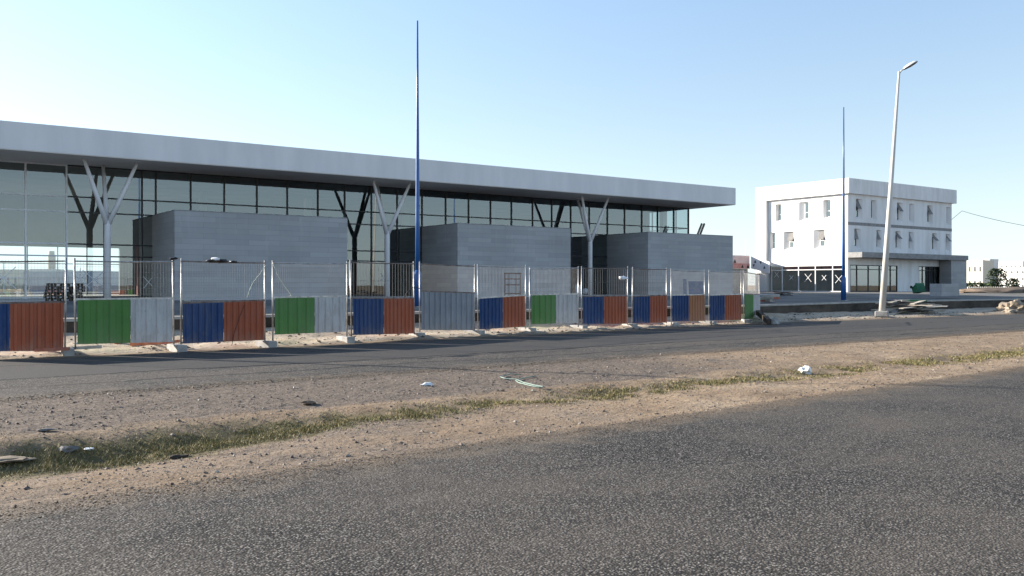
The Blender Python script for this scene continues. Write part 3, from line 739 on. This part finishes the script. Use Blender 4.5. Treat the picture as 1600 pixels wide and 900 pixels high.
# ------------------------------------------------------------------ masts and lamp
def mast(px, d, ztop, label):
    b = at_depth(px, d); t = thing('blue_mast', label, 'mast', (b.x, b.y, yz(b.x, b.y)), 'tall blue masts on the raised yard')
    MB().tube([(0,0,0), (0,0,1.25), (0,0,1.42)], [.150, .145, .095], 16).build('sleeve', M['bluepole'], t, smooth=True, local=True)
    MB().tube([(0,0,1.3), (0,0,3.4), (0,0,ztop - PLAT - 3), (0,0,ztop - PLAT)], [.092, .085, .05, .028], 14).build('pole', M['bluepole'], t, smooth=True, local=True)
    MB().box(-.2, .2, -.2, .2, 0, .02).build('base_plate', M['galv'], t, local=True)
    return t
mast(652.5, 35, zat(27, 35), 'tall blue mast behind the near part of the site fence')
mast(1318, 52, zat(163, 52), 'tall blue mast in front of the white three storey building')
# off frame, its shadow lies across both roads in the photograph
o = mast(-382, 23.9, 11.9, 'tall blue mast standing beyond the left end of the fence'); 
lp, ld = ground(1378, 491, .16)
tp = at_depth(1404.5, ld); top = Vector((tp.x, tp.y, zat(112, ld)))
lamp = thing('street_lamp', 'pale leaning street lamp on a concrete base beside the far road', 'street lamp', lp)
MB().tube([lp, lp.lerp(top, .3), top], [.155, .125, .055], 16).build('pole', M['lamppole'], lamp, smooth=True)
dr_ = Vector((RT.x, RT.y, 0)) * .96 + Vector((FW.x, FW.y, 0)) * -.25; dr_.normalize()
a1 = top + dr_ * .22 + Vector((0,0,.11))
MB().tube([top + Vector((0,0,-.12)), top + dr_ * .08 + Vector((0,0,.02)), a1], [.035, .033, .033], 8).build('arm', M['lamppole'], lamp, smooth=True)
ax = (dr_ + Vector((0,0,.55))).normalized(); sd = ax.cross(Vector((0,0,1))).normalized(); up = sd.cross(ax)
hd, bw = MB(), MB()
rings = [(-.04,.06,.05),(.05,.13,.09),(.30,.165,.12),(.53,.145,.10),(.66,.085,.06),(.69,.03,.02)]
def shell(m, sgn, sc, drop):
    vs, fs = [], []; n = 10
    for s_, wd, h in rings:
        for k in range(n + 1):
            a = pi * k / n; vs.append(a1 + ax * (s_ * 1.0) + sd * (cos(a) * wd * sc) + up * (sgn * sin(a) * h * sc + drop))
    for i in range(len(rings) - 1):
        for k in range(n): fs.append((i*(n+1)+k, i*(n+1)+k+1, (i+1)*(n+1)+k+1, (i+1)*(n+1)+k))
    m.add(vs, fs)
shell(hd, 1, 1, 0); shell(bw, -.7, .93, 0)
hh = hd.build('lamp_head', M['lamphead'], lamp, smooth=True); bw.build('lamp_bowl', M['lampglass'], hh, smooth=True)
MB().box(-.34, .34, -.30, .30, -.12, .16, Matrix.Rotation(.5, 4, 'Z')).build('footing', M['concrete'], lamp, bevel=.04, local=True)

# ------------------------------------------------------------------ yard clutter
def pallet_mb():
    m = MB()
    for y in (-.5, -.25, 0, .25, .5): m.box(-.6, .6, y - .05, y + .05, .10, .125)
    for x in (-.55, 0, .55):
        m.box(x - .05, x + .05, -.55, .55, .078, .10)
        for y in (-.5, 0, .5): m.box(x - .05, x + .05, y - .05, y + .05, .02, .078)
        m.box(x - .05, x + .05, -.55, .55, 0, .02)
    return m
proto = pallet_mb().build('wooden_pallet', M['darkwood'])
pp, pd = ground(99, 470.5, PLAT)
lev = ['lowest', 'second from the bottom', 'third from the bottom', 'fourth from the bottom', 'fifth from the bottom', 'topmost']
for i in range(6):
    o = proto if i == 0 else proto.copy()
    if i: C.objects.link(o)
    o.location = (pp.x + random.uniform(-.08, .08), pp.y + random.uniform(-.08, .08), PLAT + i * .132); o.rotation_euler.z = .25 + random.uniform(-.15, .15)
    tag(o, f'dark wooden pallet, {lev[i]} of the stack before the left glass front', 'pallet', 'pallets stacked in the yard')
# brown trestle
tp0 = at_depth(801, 44); tr = thing('trestle', 'red brown wooden trestle standing before the middle stone block', 'trestle', (tp0.x, tp0.y, PLAT))
m = MB(); W2 = .37
for s_ in (-1, 1):
    for yy in (-.25, .25): m.beam((s_ * W2, yy, 0), (s_ * W2, yy * .6, 1.27), .05)
    m.beam((s_ * .17, 0, .0), (s_ * .17, 0, 1.25), .04)
m.build('leg', M['redwood'], tr, local=True)
m = MB()
for z in (.3, .72, 1.0): m.beam((-W2, -.14, z), (W2, -.14, z), .05)
m.build('rung', M['redwood'], tr, local=True)
MB().box(-.42, .42, -.2, .2, 1.25, 1.30).build('top_board', M['redwood'], tr, local=True)
tr.rotation_euler.z = -YAW
# blue boards against the right stone block
for px, wd, h, lab in ((1088, .95, 1.0, 'wide blue plastic board leaning by the right stone block'), (1071, .22, 1.15, 'narrow pale blue board leaning by the right stone block')):
    b = at_depth(px, 60); m = MB(); MX = Matrix.Rotation(-YAW, 4, 'Z') @ Matrix.Rotation(R(-14), 4, 'X')
    m.box(-wd/2, wd/2, -.03, .03, 0, h, MX); o = m.build('blue_board', M['blueplastic'], bevel=.01); o.location = (b.x, b.y, PLAT); tag(o, lab, 'board')
for px, s_, lab in ((903, .33, 'tall white sack in the gap beside the third column'), (915, .28, 'squat white sack in the gap beside the third column')):
    x, d = on_y(px, 50.9); o = MB().blob((0,0,0), s_, px, .3, (1,.8,1.3 if px < 910 else .8)).build('white_sack', M['bag'], smooth=True)
    o.location = (x, 50.9, PLAT + s_ * .95); tag(o, lab, 'sack', 'white sacks')
# plinth of stone slabs, green bin
b = at_depth(1476, 60); m = MB(); MX = Matrix.Rotation(0, 4, 'Z'); m.box(-1.1, 1.1, -.4, .4, 0, .80, MX); o = m.build('stone_plinth', M['stone'], bevel=.01); o.location = (b.x, b.y, PLAT)
tag(o, 'low grey stone plinth in front of the porch of the white building', 'plinth')
b = at_depth(1430, 62); bn = thing('wheelie_bin', 'green wheeled bin tipped over in front of the white building', 'bin', (b.x, b.y, PLAT + .33))
bn.rotation_euler = (R(70), 0, R(-20))
m = MB(); m.add([(-.24,-.2,0),(.24,-.2,0),(.24,.2,0),(-.24,.2,0),(-.3,-.27,.55),(.3,-.27,.55),(.3,.3,.55),(-.3,.3,.55)], [(0,3,2,1),(0,1,5,4),(1,2,6,5),(2,3,7,6),(3,0,4,7)])
m.build('body', M['greenplastic'], bn, local=True); MB().box(-.33,.33,-.3,.34,.55,.60).build('lid', M['greenplastic'], bn, local=True)
for s_ in (-1, 1): MB().tube([(s_*.27,.24,.06),(s_*.33,.24,.06)], .1, 12).build('wheel', M['blackbag'], bn, local=True)
# slabs and debris by the side shopfront
def slab_pile(px, py, n, w, name, mats, label, cat, seed, z=.84, rz=0.0, h=.05, spread=.35, wild=0):
    p, d = ground(px, py, z); rnd = random.Random(seed)
    for i in range(n):
        m = MB(); L = w * rnd.uniform(.5, 1); m.box(-L/2, L/2, -.12, .12, 0, h)
        o = m.build(name, mats[i % len(mats)])
        o.location = (p.x + rnd.uniform(-spread, spread), p.y + rnd.uniform(-spread, spread) * .7, z + .01 + (i // (2 if not wild else 3)) * (h + .012)); o.rotation_euler = (rnd.uniform(-.06, .06), rnd.uniform(-.07, .07) * (1 + wild), rz + rnd.uniform(-.5, .5) * (1 + wild))
        tag(o, label, cat, label)
slab_pile(1224, 461.5, 7, 2.0, 'timber_offcut', [M['darkwood'], M['rawconcrete']], 'dark timber offcuts heaped before the side shopfront of the white building', 'timber', 3)
slab_pile(1203, 472, 5, 1.1, 'kerb_stone', [M['kerbstone'], M['terracotta']], 'loose kerb stones lying on the yard edge just past the fence end', 'kerb stone', 5, z=.71, h=.12, spread=.6)
slab_pile(1418, 488.5, 34, 3.0, 'plank', [M['plank'], M['darkwood'], M['plank'], M['plank'], M['rawconcrete']], 'pale and dark planks in the heap right of the street lamp', 'plank', 8, z=.12, rz=-.5, h=.04, spread=1.0, wild=1.0)
p, d = ground(1410, 488, .12)
for px, py, mm, lab in ((1412, 474, 'plank', 'pale foam block lying on top of the plank heap'), (1433, 475, 'greenplastic', 'green painted board lying on top of the plank heap')):
    q = at_depth(px, d); m = MB(); m.box(-.5, .5, -.12, .12, 0, .13); o = m.build('offcut_block', M[mm], bevel=.01); o.location = (q.x, q.y, .66); o.rotation_euler.z = -.5; tag(o, lab, 'block')
b, d = ground(1586, 486.5, .08); hp = MB(); rn_ = random.Random(4)
hp.blob((b.x, b.y, .02), .85, 3, .55, (1.35, .9, .62), 4)
for i in range(30):
    a_ = rn_.random() * 6.28; r_ = rn_.uniform(.5, 1.7); s_ = rn_.uniform(.03, .12)
    hp.blob((b.x + cos(a_) * r_ * 1.1, b.y + sin(a_) * r_ * .6, .08), s_, i, .6, (1.3, 1.1, .8), 1)
stuff(hp.build('sand_heap', M['sand']))
b = at_depth(1568, 88)
stuff(MB().blob((b.x, b.y, .8), 3.2, 5, .5, (2.2, 1, .17), 3).blob((b.x + 8, b.y - 3, .7), 3.0, 9, .5, (2.0, 1, .17), 3).build('soil_mound', M['soil'], smooth=True))
# fallen post at the fence end
a, _ = ground(1184, 500, .05); c_, _ = ground(1202, 506, .05)
tag(MB().beam(a + Vector((0,0,.33)), c_ + Vector((0,0,.08)), .16, .20).build('fallen_post', M['darkwood']), 'dark square timber propped on the ground at the far end of the fence', 'timber')
tag(MB().blob((c_.x + .35, c_.y, .13), .17, 4, .5, (1.2, 1, 1), 1).build('broken_stone', M['concrete']), 'broken grey stone at the tip of the propped timber', 'stone')
# rubble under the near green panel
b, _ = ground(188, 541, .06); o = MB().tube([(0,0,0),(0,0,.22)], [.09,.16], 14).build('plant_pot', M['terracotta'], smooth=False); o.location = (b.x, b.y + .25, .10); tag(o, 'terracotta pot under the nearest green and white fence panel', 'pot')
for i, (px, py, L, a, mt, lab) in enumerate(((255, 541, 1.1, .5, 'terracotta', 'red pipe under the right end of the nearest green panel'), (232, 542, .8, .2, 'terracotta', 'short red pipe under the white part of the nearest green panel'), (218, 541, .5, .9, 'tape', 'white strip of plastic beside the terracotta pot'), (84, 552, .75, .1, 'terracotta', 'red brick offcut lying left of the first concrete foot'), (130, 549, .9, .15, 'plank', 'weathered board lying right of the first concrete foot'))):
    b, _ = ground(px, py, .08); v = Vector((cos(a) * RT.x, cos(a) * RT.y, .15 * sin(a))) * L / 2
    tag(MB().beam(b - v + Vector((0,.2,.06)), b + v + Vector((0,.2,.08)), .07, .07).build('rubble_piece', M[mt]), lab, 'rubble')
# rags on the fence, scraps, twine
def on_panel(i, px, py, off=.03):
    p, q = ends[i]; u = (px - 800) / FPX; dr = FW + RT * u
    n = (q - p); nn = Vector((n.y, -n.x, 0)).normalized(); p_ = Vector((p.x, p.y, 0)) + nn * off
    d = (p_.x * nn.x + p_.y * nn.y) / (dr.x * nn.x + dr.y * nn.y)
    return Vector((dr.x * d, dr.y * d, zat(py, d)))
for px, py, r, mt, lab in ((331, 407.5, .07, 'blackbag', 'black rag hanging at the left of three on the fence rail'), (348, 408, .08, 'blackbag', 'black rag in the middle of three on the fence rail'), (365, 409, .05, 'blackbag', 'small black rag at the right of three on the fence rail'), (337, 405, .075, 'bag', 'white plastic bag caught on the fence rail among black rags'), (974, 434, .10, 'bag', 'white scrap tied to a post of the site fence'), (272, 404, .05, 'blackbag', 'black scrap on top of a fence post above the red rubble')):
    i = 2 if 280 < px < 420 else (8 if px > 900 else 1); c0 = on_panel(i, px, py, .0)
    tag(MB().blob(c0, r, px, .7, (1.7, 1.3, .62)).build('plastic_scrap', M[mt], smooth=True), lab, 'plastic scrap')
def cord(name, pts, r, mt, lab, cat): return tag(MB().tube(pts, r, 6).build(name, M[mt], smooth=True), lab, cat)
cord('twine', [on_panel(2, *q, .05) for q in ((416, 414), (406, 428), (395, 442), (389, 456), (386, 467))], .008, 'twine', 'pale twine slanting down from the top joint of the fence', 'twine')
cord('twine', [on_panel(3, *q, .05) for q in ((427, 413), (434, 430), (444, 446), (455, 461), (452, 463), (457, 462))], .008, 'twine', 'pale twine slanting over the mesh above a green sheet', 'twine')
cord('twine', [on_panel(2, *q, .05) for q in ((274, 466), (282, 467), (290, 470), (298, 470))], .009, 'twine', 'short pale twine knotted round the post at the blue sheet', 'twine')
cord('hanging_cord', [on_panel(2, *q, .06) for q in ((382, 476), (374, 496), (366, 520), (362, 540))], .006, 'rope', 'thin cord hanging over the orange sheet below the rags', 'cord')
cord('black_hose', [on_panel(4, *q, .06) for q in ((632, 464), (637, 455), (644, 450), (652, 449), (656, 451))], .012, 'rope', 'dark hose looped round the near blue mast over a barred panel', 'hose')

# ------------------------------------------------------------------ verge: grass, stones, litter
def inside_green(x, y):
    d = abs(y - GC(x) - .12)
    return max(0, 1 - d / (.75 + .25 * nz(x, y, .5, 8)))
gm = MB(); rnd = random.Random(5); cnt = 0
while cnt < 110000:
    x = -5 + 47 * rnd.random() ** 1.6; y = GC(x) + rnd.gauss(.12, .5)
    k = inside_green(x, y); cl = .60 - .24 * sstep(3.5, 8, x) + .30 * sstep(15, 26, x) + 1.1 * nz(x, y, .9, 2) + .7 * nz(x, y, 3.1, 4)
    if y < NE(x) + .15 or rnd.random() > k * 1.3 * cl: 
        if rnd.random() < .99: continue
    z = gz(x, y) - .005; h = rnd.uniform(.010, .040) * (1 + 1.1 * max(0, nz(x, y, 2.3, 11))) * (1.1 if k > .5 else .6); a = rnd.random() * 2 * pi; wd = rnd.uniform(.0025, .006) * (1 + x / 18)
    l = rnd.uniform(.2, 1.3) * h; b = rnd.random() * 2 * pi
    dx, dy = cos(a) * wd, sin(a) * wd
    gm.add([(x - dx, y - dy, z), (x + dx, y + dy, z), (x + cos(b) * l, y + sin(b) * l, z + h)], [(0, 1, 2)]); cnt += 1
stuff(gm.build('grass', M['grass']))
sm = MB(); OCT = [(1,0,0),(-1,0,0),(0,1,0),(0,-1,0),(0,0,1),(0,0,-1)]; OF = [(0,2,4),(2,1,4),(1,3,4),(3,0,4),(2,0,5),(1,2,5),(3,1,5),(0,3,5)]
for i in range(44000):
    x = -5 + 45 * rnd.random() ** 1.5
    if rnd.random() < .62: y = rnd.uniform(GC(x) + .3, FN(x) + .5)
    else: y = rnd.uniform(NE(x) - .3, GC(x))
    r = min(.03, .0035 + rnd.expovariate(1 / .0042)); z = (gz(x, y) if NE(x) < y < FN(x) else 0) + r * .2; a = rnd.random() * 6.28
    sx, sy_, sz = r * rnd.uniform(.8, 1.5), r * rnd.uniform(.7, 1.2), r * rnd.uniform(.4, .8)
    sm.add([(x + (p[0]*sx*cos(a) - p[1]*sy_*sin(a)), y + (p[0]*sx*sin(a) + p[1]*sy_*cos(a)), z + p[2]*sz + rnd.uniform(-.2,.2)*r) for p in OCT], OF)
for i in range(2500):                                        # loose stones on the strip by the fence
    x = rnd.uniform(0, 50); y = rnd.uniform(FF(x), WALL_Y - .2); r = min(.07, .01 + rnd.expovariate(1 / .012)); z = gz(x, y) + r * .2
    sm.add([(x + p[0]*r*1.3, y + p[1]*r, z + p[2]*r*.7) for p in OCT], OF)
stuff(sm.build('gravel', M['gravel']))
def litter(px, py, r, mt, name, lab, cat, sq=(1.2,1,.7), dz=-.1, rough=.6, sub=2):
    b = on_ground(px, py); z = b.z
    o = MB().blob((0,0,0), r, px, rough, sq, sub).build(name, M[mt]); o.location = (b.x, b.y, z + r * sq[2] * .7); return tag(o, lab, cat)
litter(1258, 584, .10, 'bag', 'plastic_bag', 'crumpled white plastic bag on the grass verge, farther right', 'plastic bag', (1.1,1,.85))
litter(668, 603, .065, 'bag', 'plastic_bag', 'small white plastic scrap on the gravel in the middle of the verge', 'plastic bag', (1.4,.8,.5))
litter(105, 708, .06, 'paper', 'litter_scrap', 'grey crumpled scrap in the grass ditch at the left', 'litter', (1.5,1,.6), -.25)
litter(140, 704, .035, 'bag', 'litter_scrap', 'small pale scrap right of the grey one in the ditch', 'litter', (1.4,1,.4), -.25)
litter(482, 632, .07, 'soil', 'stone', 'brown stone half buried on the gravel verge', 'stone', (1.4,.9,.45))
litter(278, 717, .06, 'darkwood', 'litter_scrap', 'dark scrap on the sandy shoulder at the left', 'litter', (1.6,.8,.4))
litter(70, 674, .05, 'paper', 'litter_scrap', 'flat grey scrap on the gravel at the left', 'litter', (1.8,.9,.3))
b = on_ground(8, 722)
o = MB().blob((0,0,0), .16, 2, .45, (1.4,.8,.14), 3).build('concrete_lump', M['sand']); o.location = (b.x, b.y, gz(b.x, b.y) + .02); tag(o, 'flat pale concrete lump at the left edge of the verge', 'concrete lump')
def loop(pts, z=.02):
    out = []
    for px, py in pts:
        q = on_ground(px, py); out.append(Vector((q.x, q.y, q.z + z)))
    return out
sp = [(812,588),(798,587),(786,590),(782,592),(790,594),(806,595),(818,600),(838,605),(850,607),(843,608),(828,605),(810,601),(806,597),(815,594),(830,591),(838,590)]
cord('strap', loop(sp, .025), .009, 'strap', 'tangled grey green strap lying on the verge', 'strap')

# ------------------------------------------------------------------ distance
def far_block(name, label, pxl, pxr, d, ytop, mat, rows, cols, dep=14, group=None, zb=.4, lit=False):
    a, b = at_depth(pxl, d), at_depth(pxr, d); zt = zat(ytop, d); c0 = (a + b) / 2; L = (b - a).length
    t = thing(name, label, 'building', (c0.x, c0.y, zb), group); t.rotation_euler.z = R(-90) if lit else -YAW
    if lit: L *= .9
    h = zt - zb
    MB().box(-L/2, L/2, 0, dep, 0, h).box(-L/2 - .003, L/2 + .003, -.003, dep, h, h + .5).build('wall', mat, t, local=True)
    for r in range(rows):
        for c in range(cols):
            x = -L/2 + L * (c + .5) / cols; z = h * (r + .35) / rows; wd = L / cols * .13; hh = h / rows * .17
            MB().box(x - wd, x + wd, -.06, .1, z, z + hh * 2).build('window', M['farwindow'], t, local=True)
    return t
G2 = 'distant buildings at the right'
far_block('apartment_block', 'cream apartment block just right of the white building porch', 1509, 1537, 210, 410, M['cream'], 2, 3, 5, G2, lit=True)
far_block('apartment_block', 'narrow pale apartment block beside the cream one', 1538, 1547, 214, 408, M['farwhite'], 2, 2, 4, G2, lit=True)
far_block('apartment_block', 'long white apartment block at the right edge of the photo', 1556, 1640, 260, 420, M['farwhite'], 3, 9, 5, G2, lit=True)
far_block('apartment_block', 'higher white apartment block behind the long one', 1545, 1600, 330, 411, M['farwhite'], 3, 7, 5, G2, lit=True)
far_block('apartment_block', 'second higher white block, farthest at the right edge', 1602, 1690, 340, 409, M['farwhite'], 3, 8, 5, G2, lit=True)
G3 = 'low buildings beyond the glass front'
far_block('low_shed', 'long blue grey sheet shed seen through the left glass front', 36, 104, 118, 430, M['shed'], 0, 0, 6, G3)
far_block('low_shed', 'blue grey shed seen through the glass beside the first column', 118, 166, 126, 430, M['shed'], 0, 0, 6, G3)
far_block('low_house', 'low white house with small windows beyond the blue grey shed', 46, 78, 190, 424, M['farwhite'], 1, 6, 10, G3)
far_block('low_house', 'pale low house at the far left beyond the glass', -40, 30, 230, 424, M['cream'], 1, 6, 10, G3)
far_block('low_house', 'pale low house beyond the glass near the first column', 92, 160, 240, 426, M['farwhite'], 1, 6, 10, G3)
b = at_depth(80.5, 300); mn = thing('minaret', 'slim square minaret far beyond the left glass front', 'tower', (b.x, b.y, .4)); hM = zat(398, 300) - .4
MB().box(-1.1, 1.1, -1.1, 1.1, 0, hM).build('shaft', M['cream'], mn, local=True); MB().box(-.8, .8, -.8, .8, hM, hM + 1.2).build('lantern', M['cream'], mn, local=True)
# hedge, tree and pale fence beyond the right edge
def clump(name, px, d, w, h, zc, n, lab, cat, trunk=True):
    b = at_depth(px, d); t = thing(name, lab, cat, (b.x, b.y, .4)); m = MB(); rn = random.Random(px)
    for i in range(n):
        a = rn.random() * 6.28; rr = rn.random() ** .5; hh = rn.uniform(-1, 1); k = sqrt(max(0, 1 - hh * hh * .8)) * (1 + .35 * nz(cos(a)*2, sin(a)*2 + hh, 1.3, px))
        c0 = Vector((cos(a) * rr * w * k, sin(a) * rr * w * .5 * k, zc + hh * h)); s_ = rn.uniform(.12, .3)
        u1 = Vector((rn.uniform(-1,1), rn.uniform(-1,1), rn.uniform(-1,1))).normalized(); u2 = u1.orthogonal().normalized()
        m.add([c0 - u1*s_, c0 + u2*s_*.6, c0 + u1*s_, c0 - u2*s_*.6], [(0,1,2,3)])
    m.build('crown', M['leaf'], t, local=True)
    if trunk: MB().tube([(0,0,0), (.1,0,zc * .6), (0,.1,zc + h * .4)], [.16,.12,.05], 7).build('trunk', M['bark'], t, local=True)
    t.rotation_euler.z = -YAW
clump('shade_tree', 1557, 165, 1.9, 1.9, 2.3, 900, 'dark round tree before the white apartment blocks', 'tree')
clump('shade_tree', 1583, 170, 1.3, 1.0, 1.4, 400, 'smaller dark tree right of the round one, before the long white block', 'tree')
clump('hedge', 1530, 172, 4.6, .8, .8, 1400, 'dark clipped hedge below the cream apartment block', 'hedge', False)
a, b = at_depth(1512, 160), at_depth(1582, 160); fe = thing('pale_railing', 'low white railing on the waste ground before the hedge', 'railing', ((a.x + b.x)/2, (a.y + b.y)/2, .5))
m = MB()
for i in range(25):
    q = a.lerp(b, i / 24); m.box(q.x - .06, q.x + .06, q.y - .06, q.y + .06, .4, 1.3)
m.build('post', M['farwhite'], fe)
m = MB(); 
for z in (.7, 1.2): m.beam((a.x, a.y, z), (b.x, b.y, z), .08)
m.build('rail', M['farwhite'], fe)
# overhead cable from the white building
p0 = Vector((BX1 - .3, BY0 + 1, 8.6)); u0 = at_depth(1503, 106); u1 = at_depth(1760, 60)
cb = [Vector((u0.x, u0.y, zat(329.5, 106)))]
e1 = Vector((u1.x, u1.y, zat(372, 60)))
pts = [cb[0].lerp(e1, k / 10) - Vector((0,0, 1.6 * (k/10) * (1 - k/10))) for k in range(11)]
cord('overhead_cable', [p0] + pts, .022, 'rope', 'thin overhead cable running right from the white building', 'cable')
